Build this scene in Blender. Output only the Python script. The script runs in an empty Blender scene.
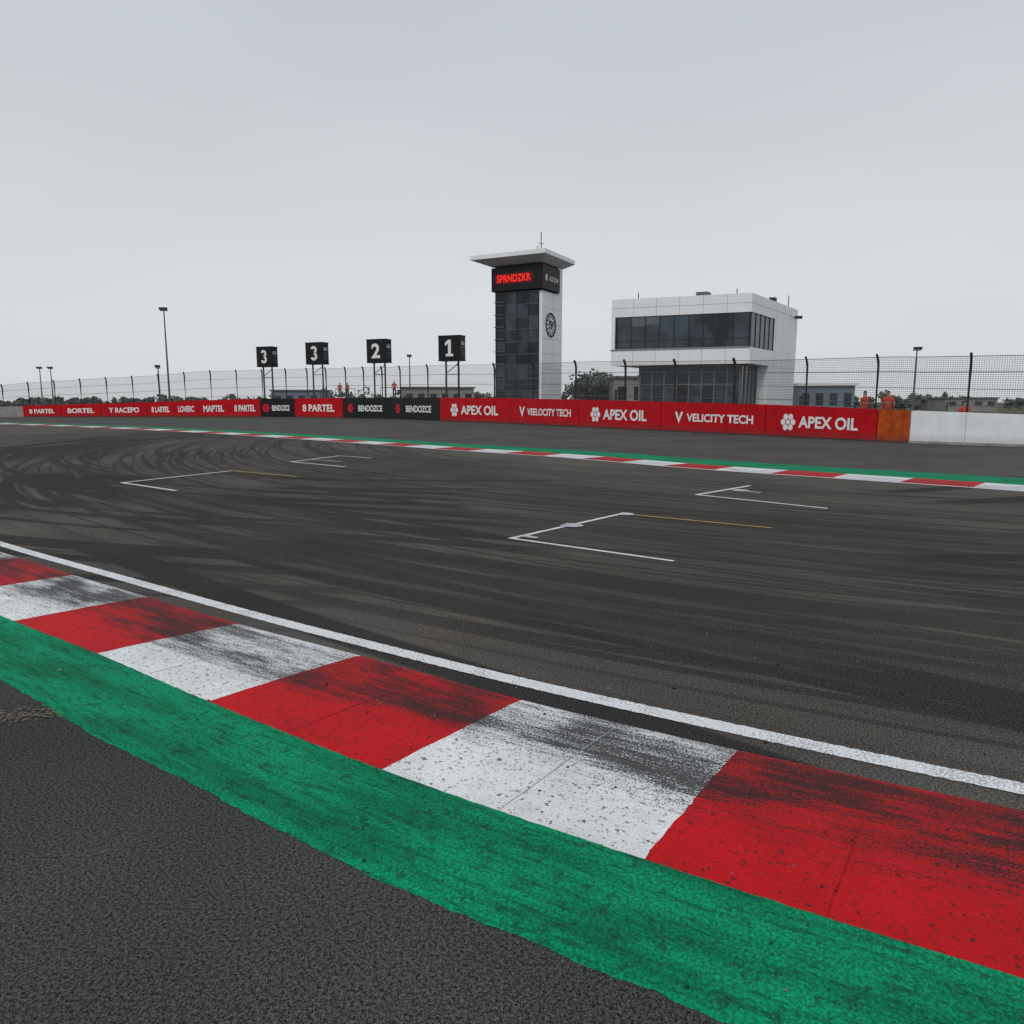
import bpy, bmesh, math, random
import mathutils
from mathutils import Vector, Matrix
random.seed(7)
scene = bpy.context.scene
col = scene.collection
pnoise = lambda x,y=0.0,z=0.0: mathutils.noise.noise(Vector((x,y,z)))

# ---------------------------------------------------------------- helpers
def group(name, loc=(0,0,0), rz=0.0):
    e = bpy.data.objects.new(name, None); col.objects.link(e)
    e.location = loc; e.rotation_euler = (0,0,rz); e.empty_display_size = .3
    return e

def mesh_obj(name, verts, faces, mats, parent=None, midx=None, uvs=None, smooth=False):
    me = bpy.data.meshes.new(name); me.from_pydata([tuple(v) for v in verts], [], faces)
    if not isinstance(mats,(list,tuple)): mats=[mats]
    for m in mats: me.materials.append(m)
    if midx:
        for p,i in zip(me.polygons, midx): p.material_index=i
    if uvs:
        ul=me.uv_layers.new(name="UVMap")
        for l in me.loops: ul.data[l.index].uv = uvs[l.vertex_index]
    if smooth:
        for p in me.polygons: p.use_smooth=True
    me.update()
    o = bpy.data.objects.new(name, me); col.objects.link(o)
    if parent: o.parent = parent
    return o

def fix_normals(o):
    bm=bmesh.new(); bm.from_mesh(o.data); bmesh.ops.recalc_face_normals(bm,faces=bm.faces); bm.to_mesh(o.data); bm.free()

def boxes(name, lst, mat, parent=None, bevel=0.0):
    V=[];F=[]
    for (x0,x1,y0,y1,z0,z1) in lst:
        b=len(V)
        V+=[(x0,y0,z0),(x1,y0,z0),(x1,y1,z0),(x0,y1,z0),(x0,y0,z1),(x1,y0,z1),(x1,y1,z1),(x0,y1,z1)]
        F+=[(b,b+3,b+2,b+1),(b+4,b+5,b+6,b+7),(b,b+1,b+5,b+4),(b+1,b+2,b+6,b+5),(b+2,b+3,b+7,b+6),(b+3,b,b+4,b+7)]
    o=mesh_obj(name,V,F,mat,parent)
    if bevel:
        m=o.modifiers.new("bev",'BEVEL'); m.width=bevel; m.segments=2
    return o

def tubes(name, paths, mat, parent=None, n=8):
    V=[];F=[]
    for pts,rad in paths:
        pts=[Vector(p) for p in pts]
        if not isinstance(rad,(list,tuple)): rad=[rad]*len(pts)
        base=len(V)
        for i,p in enumerate(pts):
            d=(pts[min(i+1,len(pts)-1)]-pts[max(i-1,0)]).normalized()
            a=d.cross(Vector((0,0,1)));
            if a.length<1e-3: a=Vector((1,0,0))
            a.normalize(); b=d.cross(a)
            for k in range(n):
                t=2*math.pi*k/n
                V.append(p+(a*math.cos(t)+b*math.sin(t))*rad[i])
        for i in range(len(pts)-1):
            for k in range(n):
                F.append((base+i*n+k,base+i*n+(k+1)%n,base+(i+1)*n+(k+1)%n,base+(i+1)*n+k))
        F.append(tuple(base+k for k in range(n))[::-1]); F.append(tuple(base+(len(pts)-1)*n+k for k in range(n)))
    return mesh_obj(name,V,F,mat,parent)

def catmull(P, n=10):
    P=[Vector(p) for p in P]; out=[]
    Q=[P[0]*2-P[1]]+P+[P[-1]*2-P[-2]]
    for i in range(1,len(Q)-2):
        p0,p1,p2,p3=Q[i-1],Q[i],Q[i+1],Q[i+2]
        for k in range(n):
            t=k/n
            out.append(.5*((2*p1)+(p2-p0)*t+(2*p0-5*p1+4*p2-p3)*t*t+(3*p1-p0-3*p2+p3)*t**3))
    out.append(P[-1]); return out

def text_mesh(name, txt, mat, parent, origin, xdir, height, width=None, bold=.012, up=Vector((0,0,1))):
    cu=bpy.data.curves.new(name+"_c",'FONT'); cu.body=txt; cu.size=1; cu.offset=bold; cu.extrude=0
    t=bpy.data.objects.new(name+"_t",cu); col.objects.link(t)
    bpy.context.view_layer.update()
    dg=bpy.context.evaluated_depsgraph_get()
    me=bpy.data.meshes.new_from_object(t.evaluated_get(dg))
    bpy.data.objects.remove(t)
    xs=[v.co.x for v in me.vertices]; ys=[v.co.y for v in me.vertices]
    w=max(xs)-min(xs); h=max(ys)-min(ys)
    sy=height/h; sx=sy if width is None else width/w
    X=Vector(xdir).normalized(); U=Vector(up)
    cx=(max(xs)+min(xs))/2; cy=(max(ys)+min(ys))/2
    for v in me.vertices:
        v.co = Vector(origin)+X*((v.co.x-cx)*sx)+U*((v.co.y-cy)*sy)
    me.materials.clear(); me.materials.append(mat)
    o=bpy.data.objects.new(name,me); col.objects.link(o); o.parent=parent
    return o

def flat_polys(name, polys, mat, parent, org, X, U=Vector((0,0,1))):
    V=[];F=[]
    for pl in polys:
        b0=len(V); V+=[Vector(org)+Vector(X)*x+U*y for x,y in pl]; F.append(tuple(range(b0,b0+len(pl))))
    return mesh_obj(name,V,F,mat,parent)

def digit3():
    polys=[]
    def arc(cx,cy,ro,ri,a0,a1,n=12):
        for k in range(n):
            t0=math.radians(a0+(a1-a0)*k/n); t1=math.radians(a0+(a1-a0)*(k+1)/n)
            polys.append([(cx+ri*math.cos(t0),cy+ri*math.sin(t0)),(cx+ro*math.cos(t0),cy+ro*math.sin(t0)),(cx+ro*math.cos(t1),cy+ro*math.sin(t1)),(cx+ri*math.cos(t1),cy+ri*math.sin(t1))])
    arc(0,.36,.44,.15,160,-88); arc(0,-.33,.47,.17,88,-160)
    return polys

# ---------------------------------------------------------------- node helpers
class NT:
    def __init__(s,nt,dim='3D'): s.nt=nt; s.dim=dim
    def node(s,typ,inputs=None,**props):
        n=s.nt.nodes.new(typ)
        for k,v in props.items(): setattr(n,k,v)
        for k,v in (inputs or {}).items(): s.set(n.inputs[k],v)
        return n
    def set(s,inp,v):
        if isinstance(v,bpy.types.NodeSocket): s.nt.links.new(v,inp)
        else:
            if hasattr(inp.default_value,'__len__') and not hasattr(v,'__len__'): v=[v]*len(inp.default_value)
            if inp.type=='RGBA' and len(v)==3: v=list(v)+[1]
            inp.default_value=v
    def math(s,op,a,b=0.0,c=None,clamp=False):
        n=s.node('ShaderNodeMath',operation=op,use_clamp=clamp); s.set(n.inputs[0],a); s.set(n.inputs[1],b)
        if c is not None: s.set(n.inputs[2],c)
        return n.outputs[0]
    def mr(s,v,a,b,c=0.0,d=1.0,smooth=False):
        n=s.node('ShaderNodeMapRange',{0:v,1:a,2:b,3:c,4:d},clamp=True)
        if smooth: n.interpolation_type='SMOOTHSTEP'
        return n.outputs[0]
    def mix(s,f,a,b,mode='MIX'):
        n=s.node('ShaderNodeMix',data_type='RGBA',blend_type=mode); s.set(n.inputs[0],f); s.set(n.inputs[6],a); s.set(n.inputs[7],b)
        return n.outputs[2]
    def noise(s,vec,scale,detail=3,rough=.55,dist=0.0):
        n=s.node('ShaderNodeTexNoise',noise_dimensions=s.dim)
        for k,v in (('Vector',vec),('Scale',scale),('Detail',detail),('Roughness',rough),('Distortion',dist)): s.set(n.inputs[k],v)
        return n.outputs[0]
    def vor(s,vec,scale):
        n=s.node('ShaderNodeTexVoronoi',voronoi_dimensions=s.dim,feature='F1')
        s.set(n.inputs['Vector'],vec); s.set(n.inputs['Scale'],scale); return n.outputs['Distance']
    def comb(s,x,y,z=0.0):
        return s.node('ShaderNodeCombineXYZ',{0:x,1:y,2:z}).outputs[0]
    def sep(s,v): return s.node('ShaderNodeSeparateXYZ',{0:v}).outputs
    def bump(s,h,strength,dist): return s.node('ShaderNodeBump',{'Height':h,'Strength':strength,'Distance':dist}).outputs[0]

def newmat(name, rough=.7, spec=.4, metal=0.0, dim='3D'):
    m=bpy.data.materials.new(name); m.use_nodes=True; nt=NT(m.node_tree,dim)
    b=m.node_tree.nodes['Principled BSDF']
    b.inputs['Roughness'].default_value=rough; b.inputs['Specular IOR Level'].default_value=spec; b.inputs['Metallic'].default_value=metal
    return m,nt,b

def simple(name,colr,rough=.6,spec=.4,metal=0.0,var=.15,scale=3.0,dirt=0.0,foot=0.0):
    m,nt,b=newmat(name,rough,spec,metal)
    pos=nt.node('ShaderNodeNewGeometry').outputs['Position']
    n=nt.noise(pos,scale,4,.6)
    c=nt.mix(1.0,colr,nt.mr(n,.3,.7,1-var,1+var*.5),'MULTIPLY')
    if dirt or foot: p=nt.sep(pos)
    if dirt:
        st=nt.comb(nt.math('MULTIPLY',p[0],6.0),nt.math('MULTIPLY',p[1],6.0),nt.math('MULTIPLY',p[2],.6))
        d=nt.noise(st,1.0,3,.6); c=nt.mix(nt.mr(d,.45,.75,0,dirt),c,(.05,.045,.04))
    if foot:
        f=nt.math('MULTIPLY',nt.mr(p[2],0.0,.45,foot,0),nt.mr(n,.35,.6,.5,1.0)); c=nt.mix(f,c,(.06,.055,.05))
    nt.set(b.inputs['Base Color'],c)
    return m

# ---------------------------------------------------------------- world
w=bpy.data.worlds.new("World"); scene.world=w; w.use_nodes=True
wn=NT(w.node_tree); w.node_tree.nodes.clear()
SUN_EL=math.radians(50); SUN_ROT=math.radians(200)
sky=wn.node('ShaderNodeTexSky',sky_type='NISHITA'); sky.sun_disc=False; sky.sun_elevation=SUN_EL; sky.sun_rotation=SUN_ROT
sky.dust_density=4.0
hsv=wn.node('ShaderNodeHueSaturation',{'Saturation':.35,'Color':sky.outputs[0]})
bg1=wn.node('ShaderNodeBackground',{'Color':hsv.outputs[0],'Strength':.09})
tc=wn.node('ShaderNodeTexCoord').outputs['Generated']
sx=wn.sep(tc)
ramp=wn.node('ShaderNodeValToRGB',{0:wn.math('MAXIMUM',sx[2],0.0)})
cr=ramp.color_ramp
cr.elements[0].position=0.0; cr.elements[0].color=(.725,.750,.770,1)
cr.elements[1].position=1.0; cr.elements[1].color=(.48,.53,.57,1)
e=cr.elements.new(.12); e.color=(.708,.737,.760,1)
e=cr.elements.new(.35); e.color=(.600,.643,.678,1)
cl=wn.noise(wn.comb(sx[0],sx[1],wn.math('MULTIPLY',sx[2],3.0)),1.6,3,.5,.3)
cc=wn.mix(1.0,ramp.outputs[0],wn.mr(cl,.3,.7,.95,1.03),'MULTIPLY')
bg2=wn.node('ShaderNodeBackground',{'Color':cc,'Strength':1.0})
mx=wn.node('ShaderNodeMixShader',{0:.92,1:bg1.outputs[0],2:bg2.outputs[0]})
wo=wn.node('ShaderNodeOutputWorld'); wn.nt.links.new(mx.outputs[0],wo.inputs[0])

sl=bpy.data.lights.new("sun",'SUN'); sl.energy=1.25; sl.angle=math.radians(22); sl.color=(1,.975,.94)
so=bpy.data.objects.new("sun",sl); col.objects.link(so)
sd=Vector((math.sin(SUN_ROT)*math.cos(SUN_EL),math.cos(SUN_ROT)*math.cos(SUN_EL),math.sin(SUN_EL)))
so.rotation_euler=sd.to_track_quat('Z','Y').to_euler(); so.location=(0,-20,40)

# ---------------------------------------------------------------- camera
cd=bpy.data.cameras.new("camera"); cd.lens=26; cd.sensor_width=36; cd.clip_end=3000; cd.clip_start=.05
cam=bpy.data.objects.new("camera",cd); col.objects.link(cam)
cam.location=(0,0,1.7); cam.rotation_euler=(math.radians(90-8.46),0,0)
scene.camera=cam
scene.view_settings.view_transform='Standard'; scene.view_settings.look='None'; scene.view_settings.exposure=0

# ---------------------------------------------------------------- asphalt
CC=(25.0,41.7,0.0)
def asphalt(name, base, streak=False, grain=1.0):
    m,nt,b=newmat(name,.95,.08,dim='2D')
    pos=nt.node('ShaderNodeNewGeometry').outputs['Position']; p=nt.sep(pos)
    g1=nt.noise(pos,80,2,.75); g2=nt.vor(pos,105); g3=nt.noise(pos,230,0,.5)
    g=nt.math('ADD',nt.mr(g1,.32,.68,-.7*grain,.7*grain),nt.mr(g3,.3,.7,-.55*grain,.55*grain))
    peb=nt.mr(g2,.05,.27,.95*grain,0)
    gg=nt.math('MAXIMUM',nt.math('ADD',nt.math('ADD',g,.92),peb),.08)
    blot=nt.mr(nt.noise(pos,.35,4,.6),.35,.65,.84,1.14)
    c=nt.mix(1.0,base,gg,'MULTIPLY'); c=nt.mix(1.0,c,blot,'MULTIPLY')
    c=nt.mix(nt.mr(nt.noise(pos,.8,2),.4,.6,0,.4),c,nt.mix(1.0,c,(1.08,1.0,.92),'MULTIPLY'))
    if streak:
        def polar(cx,cy,fr,ft,seed):
            dx=nt.math('SUBTRACT',p[0],cx); dy=nt.math('SUBTRACT',p[1],cy)
            r=nt.node('ShaderNodeVectorMath',{0:pos,1:(cx,cy,0)},operation='DISTANCE').outputs['Value']
            th=nt.math('ARCTAN2',nt.math('MULTIPLY',dy,-1.0),nt.math('MULTIPLY',dx,-1.0))
            return r,nt.comb(nt.math('MULTIPLY_ADD',r,fr,seed),nt.math('MULTIPLY',th,ft))
        r,v1=polar(CC[0],CC[1],1.3,2.4,0)
        _,v2=polar(20.0,38.5,5.2,1.6,5)
        _,v3=polar(31.0,45.0,11.0,2.6,9)
        _,v5=polar(15.0,33.0,6.6,1.4,31)
        r4,v4=polar(2.5,32.5,2.5,1.1,17)
        s1=nt.mr(nt.noise(v1,1,1,.5),.44,.62,0,1,True)
        s2=nt.mr(nt.noise(v2,1,1,.5),.58,.625,0,1,True)
        s3=nt.mr(nt.noise(v3,1,1,.5),.54,.62,0,1,True)
        s5=nt.mr(nt.noise(v5,1,0,.5),.62,.66,0,1,True)
        s4=nt.mr(nt.noise(v4,1,1,.5),.56,.605,0,1,True)
        bell=nt.math('MULTIPLY',nt.mr(r,31.2,35.5,0,1,True),nt.mr(r,43.2,44.9,1,.10,True))
        side=nt.mr(p[0],-12,4,.4,1.0)
        wide=nt.math('MULTIPLY',bell,side)
        tot=nt.math('MAXIMUM',nt.math('MULTIPLY',s1,.36),nt.math('MULTIPLY',s3,.52))
        tot=nt.math('MULTIPLY',nt.math('ADD',tot,.16),wide)
        crisp=nt.math('MULTIPLY',nt.math('MAXIMUM',nt.math('MULTIPLY',s2,.72),nt.math('MULTIPLY',s5,.68)),nt.math('MULTIPLY',nt.mr(r,31,33.5,0,1,True),nt.mr(r,44.0,45.2,1,.0,True)))
        tot=nt.math('MAXIMUM',tot,crisp)
        swirl=nt.math('MULTIPLY',nt.math('MULTIPLY',nt.mr(r4,14,17,0,1,True),nt.mr(r4,26,30,1,0,True)),nt.mr(p[0],-4,1,.8,0,True))
        tot=nt.math('MAXIMUM',tot,nt.math('MULTIPLY',s4,swirl))
        M=[(25,41.7,43.4,.11,.8),(25,41.7,40.3,.14,.8),(28,40,43.1,.11,.8),(20,38,36.5,.12,.8),
           (21,40,39.6,.10,.8),(34,48,55.0,.12,.8),(14,36,31.2,.15,.85),(8,36,27.3,.17,.85),(4,34,22.4,.22,.85),(-2,32,16.6,.22,.8),
           (2,32,19.2,.24,.85),(5,30,21.3,.18,.8),(30,42,49.3,.12,.8)]
        acc=None
        wob=nt.mr(nt.noise(pos,.10,0),.3,.7,-.35,.35)
        for i,(cx,cy,R,wd,st) in enumerate(M):
            d=nt.node('ShaderNodeVectorMath',{0:pos,1:(cx,cy,0)},operation='DISTANCE').outputs['Value']
            a=nt.math('ABSOLUTE',nt.math('SUBTRACT',nt.math('ADD',d,wob),R))
            a=nt.math('ABSOLUTE',nt.math('SUBTRACT',a,.80))
            a=nt.mr(a,wd*.7,wd*1.15,st,0,True)
            acc=a if acc is None else nt.math('MAXIMUM',acc,a)
        br=nt.mr(nt.noise(pos,.13,1,.5),.40,.50,.25,1.0)
        acc=nt.math('MULTIPLY',acc,br)
        tot=nt.math('MAXIMUM',tot,acc)
        tot=nt.math('MULTIPLY',tot,nt.mr(g1,.3,.7,1.15,.66),clamp=True)
        c=nt.mix(nt.math('MINIMUM',tot,.85),c,(.014,.0138,.0142))
    nt.set(b.inputs['Base Color'],c)
    nt.set(b.inputs['Normal'],nt.bump(nt.math('ADD',g1,nt.math('MULTIPLY',g2,.8)),.6,.005))
    return m

M_track=asphalt("track_asphalt",(.090,.083,.076),True)
M_runoff=asphalt("runoff_asphalt",(.054,.053,.053),grain=1.0)
M_service=asphalt("service_asphalt",(.078,.075,.073),grain=.9)

def grass():
    m,nt,b=newmat("grass",.95,.1,dim='2D')
    pos=nt.node('ShaderNodeNewGeometry').outputs['Position']
    c=nt.mix(nt.mr(nt.noise(pos,.05,5,.6),.4,.6),(.06,.075,.035),(.11,.10,.07))
    c=nt.mix(1.0,c,nt.mr(nt.noise(pos,3,4,.7),.3,.7,.6,1.3),'MULTIPLY')
    nt.set(b.inputs['Base Color'],c); return m
M_grass=grass()
S=2500
mesh_obj("ground",[(-S,-S,-.012),(S,-S,-.012),(S,S,-.012),(-S,S,-.012)],[(0,1,2,3)],M_grass)
mesh_obj("pavement",[(-140,-40,-.004),(60,-40,-.004),(60,20,-.004),(24,40,-.004),(40,110,-.004),(-140,110,-.004)],[(0,1,2,3,4,5)],M_service)

KT=[(-14.2,14.7),(-13.1,13.75),(-12.0,12.95),(-10.9,12.1),(-9.8,11.25),(-8.7,10.4),(-7.6,9.6),(-6.5,8.78),(-5.4,7.95),(-4.32,7.13),(-3.19,6.3),(-2.1,5.51),(-1.02,4.79),(.06,4.04),(1.11,3.42),(2.18,2.86),(3.27,2.32),(4.37,1.80),(5.5,1.3),(6.6,.85)]
KB=[(-14.85,13.85),(-13.75,12.9),(-12.65,12.1),(-11.55,11.25),(-10.4,10.4),(-9.3,9.55),(-8.2,8.73),(-7.07,7.9),(-5.96,7.08),(-4.90,6.28),(-3.83,5.49),(-2.78,4.75),(-1.71,3.95),(-.6,3.17),(.48,2.5),(1.58,1.88),(2.72,1.3),(3.87,.76),(5.0,.25),(6.15,-.2)]
FK=[(24,-2),(16.5,7.0),(12.6,11.2),(9.89,14.19),(7.55,16.44),(4.64,19.22),(1.5,23.11),(-2.63,27.08),(-9.85,34.48),(-22.22,45.64),(-40,58.16),(-62,72)]
fkc=catmull([Vector((a,b_,0)) for a,b_ in FK],12)
near=[Vector((9.5,-.3,0)),Vector((13,-1.5,0))]
trk=[Vector((-75,64,0)),Vector((-40,37,0)),Vector((-22,21,0))]+[Vector((a,b_,0)) for a,b_ in KT]+near
mesh_obj("race_track",[(v.x,v.y,.002) for v in trk]+[(v.x,v.y,.002) for v in fkc],[tuple(range(len(trk)+len(fkc)))],M_track)
KBr=[(-76,62),(-41,35),(-23,19.5)]+KB+[(9.2,-1.4),(13,-2.6)]
mesh_obj("runoff_road",[(a,b_,.0) for a,b_ in KBr]+[(13,-30,0),(-76,-30,0)],[tuple(range(len(KBr)+2))[::-1]],M_runoff)

# ---------------------------------------------------------------- painted kerbs
def kerbmat(name, base, rub=1.0, dark=.022, more=0.0):
    m,nt,b=newmat(name,.7,.18,dim='2D')
    pos=nt.node('ShaderNodeNewGeometry').outputs['Position']
    uv=nt.node('ShaderNodeTexCoord').outputs['UV']; u=nt.sep(uv)
    gr=nt.noise(pos,90,3,.75); gr2=nt.noise(pos,20,4,.7); sp=nt.vor(pos,46)
    st=nt.noise(nt.comb(nt.math('MULTIPLY',u[0],1.3),nt.math('MULTIPLY',u[1],13.0)),1,4,.65)
    st2=nt.noise(nt.comb(nt.math('MULTIPLY_ADD',u[0],6.0,3.0),nt.math('MULTIPLY',u[1],70.0)),1,3,.65)
    patch=nt.noise(nt.comb(nt.math('MULTIPLY_ADD',u[0],1.0,4.3),nt.math('MULTIPLY',u[1],2.0)),1,2,.5)
    bias=nt.math('MULTIPLY',nt.mr(u[1],.0,.12,.7,1,True),nt.mr(u[1],.40,.98,1,.0,True))
    amount=nt.math('MULTIPLY',bias,nt.mr(patch,.40,.56,.60,1.0))
    tex=nt.math('ADD',nt.math('ADD',nt.math('MULTIPLY',st,.26),nt.math('MULTIPLY',st2,.20)),nt.math('MULTIPLY',gr,.54))
    thr=nt.mr(amount,0,1,.63,.425-more)
    d=nt.math('SUBTRACT',tex,thr)
    rubber=nt.math('MULTIPLY',nt.mr(d,-.012,.042,0,.94),rub)
    haze=nt.math('MULTIPLY',nt.mr(amount,.4,1,0,.18),rub)
    chips=nt.math('MULTIPLY',nt.mr(sp,.08,.17,1,0),nt.mr(gr2,.51,.57,0,.9))
    chips2=nt.mr(nt.noise(pos,30,3,.75),.62,.655,0,.85)
    seams=nt.mr(nt.math('ABSOLUTE',nt.math('SUBTRACT',nt.math('ADD',u[1],nt.mr(gr2,.3,.7,-.012,.012)),.50)),.002,.005,.22,0)
    c=nt.mix(1.0,base,nt.mr(nt.noise(pos,2.2,4,.65),.35,.7,1.0,.80),'MULTIPLY')
    c=nt.mix(1.0,c,nt.mr(gr,.3,.7,.78,1.10),'MULTIPLY')
    f=nt.math('MAXIMUM',nt.math('MAXIMUM',rubber,nt.math('MULTIPLY',chips,rub)),nt.math('MAXIMUM',nt.math('MULTIPLY',chips2,rub),seams))
    f=nt.math('MAXIMUM',f,haze)
    c=nt.mix(f,c,(dark,dark*.93,dark*.95))
    nt.set(b.inputs['Base Color'],c)
    nt.set(b.inputs['Normal'],nt.bump(nt.math('ADD',gr,nt.math('MULTIPLY',gr2,.8)),.6,.008))
    return m
M_kred=kerbmat("kerb_red",(.60,.003,.008),dark=.016,more=.0); M_kwhite=kerbmat("kerb_white",(.85,.86,.88),dark=.020,more=.006)
M_fred=kerbmat("kerb_red_far",(.54,.006,.012),.45); M_fwhite=kerbmat("kerb_white_far",(.78,.79,.81),.35)

def greenmat():
    m,nt,b=newmat("green_paint",.8,.12,dim='2D')
    pos=nt.node('ShaderNodeNewGeometry').outputs['Position']
    uv=nt.node('ShaderNodeTexCoord').outputs['UV']; u=nt.sep(uv)
    gr=nt.noise(pos,75,3,.75); st=nt.noise(nt.comb(nt.math('MULTIPLY',u[0],4.0),nt.math('MULTIPLY',u[1],38.0)),1,4,.7)
    lo=nt.noise(nt.comb(nt.math('MULTIPLY',u[0],.9),nt.math('MULTIPLY',u[1],6.0)),1,3,.6)
    pit=nt.vor(pos,80)
    c=nt.mix(nt.mr(lo,.38,.62),(.001,.185,.085),(.002,.30,.140))
    c=nt.mix(1.0,c,nt.mr(gr,.35,.65,.5,1.35),'MULTIPLY')
    c=nt.mix(nt.mr(st,.51,.68,0,.62),c,(.006,.04,.025))
    c=nt.mix(nt.math('MULTIPLY',nt.mr(pit,.08,.24,.8,0),nt.mr(gr,.45,.58)),c,(.008,.03,.02))
    c=nt.mix(nt.mr(nt.noise(pos,14,4,.75),.57,.66,0,.6),c,(.010,.045,.03))
    nt.set(b.inputs['Base Color'],c)
    nt.set(b.inputs['Normal'],nt.bump(nt.math('ADD',gr,st),.8,.009))
    return m
M_green=greenmat()
def linepaint(name,colr,wear=.5):
    m,nt,b=newmat(name,.7,.2,dim='2D')
    pos=nt.node('ShaderNodeNewGeometry').outputs['Position']
    gr=nt.noise(pos,75,3,.75); lo=nt.noise(pos,3,4,.65)
    c=nt.mix(1.0,colr,nt.mr(lo,.35,.65,.82,1.04),'MULTIPLY')
    f=nt.mr(nt.math('ADD',gr,nt.mr(lo,.4,.6,-.06,.08)),.53,.62,0,wear)
    c=nt.mix(f,c,(.06,.055,.05))
    nt.set(b.inputs['Base Color'],c); nt.set(b.inputs['Normal'],nt.bump(gr,.5,.005)); return m
M_line=linepaint("white_line_paint",(.80,.81,.83),.65)
M_yel=linepaint("yellow_line_paint",(.50,.36,.10),.8)
M_faint=linepaint("worn_white_paint",(.62,.65,.70),.9)

KPROF=[(0.0,.008),(.04,.016),(.25,.024),(.5,.030),(.75,.034),(1.0,.036)]
def kz(v):
    for (v0,z0),(v1,z1) in zip(KPROF[:-1],KPROF[1:]):
        if v<=v1: return z0+(z1-z0)*max(0,(v-v0))/(v1-v0)
    return KPROF[-1][1]
KVS=sorted(set([k/60 for k in range(61)]+[.04]))
def kerb_mesh(name, A, B, mats, sub=6):
    V=[];F=[];U=[];MI=[];s=0
    nv=len(KVS)+1
    As=catmull([Vector((a,b_,0)) for a,b_ in A],sub); Bs=catmull([Vector((a,b_,0)) for a,b_ in B],sub)
    prev=None
    for i,(a,b_) in enumerate(zip(As,Bs)):
        if prev is not None: s+=(a-prev).length
        prev=a
        wd=(b_-a).length; d=(As[min(i+1,len(As)-1)]-As[max(0,i-1)]).normalized()
        V.append((a.x,a.y,-.03)); U.append((s,0))
        for v in KVS:
            jit=.005*pnoise(v*9,i*1.7)+.006*pnoise(v*33,i*3.1) if i%sub==0 else 0
            q=a.lerp(b_,v)+d*jit; V.append((q.x,q.y,kz(v))); U.append((s+jit,v*wd))
    for i in range(len(As)-1):
        k=(i//sub)%2
        for j in range(nv-1):
            F.append((i*nv+j,i*nv+j+1,(i+1)*nv+j+1,(i+1)*nv+j)); MI.append(k)
    o=mesh_obj(name,V,F,mats,None,MI,U); fix_normals(o)
    if o.data.polygons[len(F)//2].normal.z<0: o.data.flip_normals()
    return o
kerb=kerb_mesh("kerb",KT,KB,[M_kred,M_kwhite])
kv=[[],[]];kf=[[],[]]
As=catmull([Vector((*p,0)) for p in KT],6); Bs=catmull([Vector((*p,0)) for p in KB],6)
for si in range(len(KT)-1):
    a=As[si*6+3]; b_=Bs[si*6+3]
    d=(As[si*6+4]-As[si*6+2]).normalized()
    kk=si%2; n0=len(kv[kk]); wand=0
    for v in KVS:
        wand+=random.uniform(-.0025,.0025); hw=random.uniform(.0012,.0030)
        q=a.lerp(b_,v)+d*wand; z=kz(v)+.0022
        kv[kk]+= [(q.x-d.x*hw,q.y-d.y*hw,z),(q.x+d.x*hw,q.y+d.y*hw,z)]
    for j in range(len(KVS)-1): kf[kk].append((n0+2*j,n0+2*j+1,n0+2*j+3,n0+2*j+2))
M_seamr=simple("joint_filler_red",(.26,.02,.02),.9,.1,var=.6,scale=9)
M_seamw=simple("joint_filler_white",(.40,.40,.40),.9,.1,var=.6,scale=9)
mesh_obj("joints_red",kv[0],kf[0],M_seamr,kerb); mesh_obj("joints_white",kv[1],kf[1],M_seamw,kerb)

P0=[v.xy for v in catmull([Vector((a,b_,0)) for a,b_ in KB],60)]
Vg=[];Fg=[];Ug=[]
s=0
for i,p in enumerate(P0):
    t=(P0[min(i+1,len(P0)-1)]-P0[max(i-1,0)]).normalized(); n=Vector((-t.y,t.x))
    if n.y>0: n=-n
    if i: s+=(p-P0[i-1]).length
    wd=.535+.030*pnoise(s*.9)+.016*pnoise(s*5,3)+.012*pnoise(s*17,9)
    e0=.006*pnoise(s*14,5)
    for v,z in [(0,.0385),(.3,.028),(.6,.017),(.9,.009),(1.0,.004),(1.004,-.01)]:
        q=p+n*(e0*(1-v)+wd*v-.004*(v==0)); Vg.append((q.x,q.y,z)); Ug.append((s,v*wd))
for i in range(len(P0)-1):
    for j in range(5): Fg.append((i*6+j,(i+1)*6+j,(i+1)*6+j+1,i*6+j+1))
go=mesh_obj("green_kerb_strip",Vg,Fg,M_green,None,None,Ug,True)
fix_normals(go)
if go.data.polygons[len(Fg)//2].normal.z<0: go.data.flip_normals()

LN=[(-14.4,15.2),(-11.0,12.55),(-8.8,10.85),(-6.15,8.76),(-3.83,7.05),(-2.23,5.88),(-1.08,5.08),(.07,4.32),(1.18,3.66),(2.27,3.06),(3.4,2.50),(4.6,1.98),(6.6,1.15)]
def line_mesh(name,P,wd,mat,z=.006,n=10,jit=0.0):
    C=catmull([Vector((a,b_,0)) for a,b_ in P],n) if n>1 else [Vector((a,b_,0)) for a,b_ in P]
    V=[];F=[]
    for i,p in enumerate(C):
        t=(C[min(i+1,len(C)-1)]-C[max(i-1,0)]).normalized(); q=Vector((-t.y,t.x,0))
        w0=wd/2+jit*pnoise(i*.45,1); w1=wd/2+jit*pnoise(i*.45,7)
        V+=[(p.x-q.x*w0,p.y-q.y*w0,z),(p.x+q.x*w1,p.y+q.y*w1,z)]
    for i in range(len(C)-1): F.append((2*i,2*i+2,2*i+3,2*i+1))
    return mesh_obj(name,V,F,mat)
line_mesh("edge_line",LN,.12,M_line,n=70,jit=.009)

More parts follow.
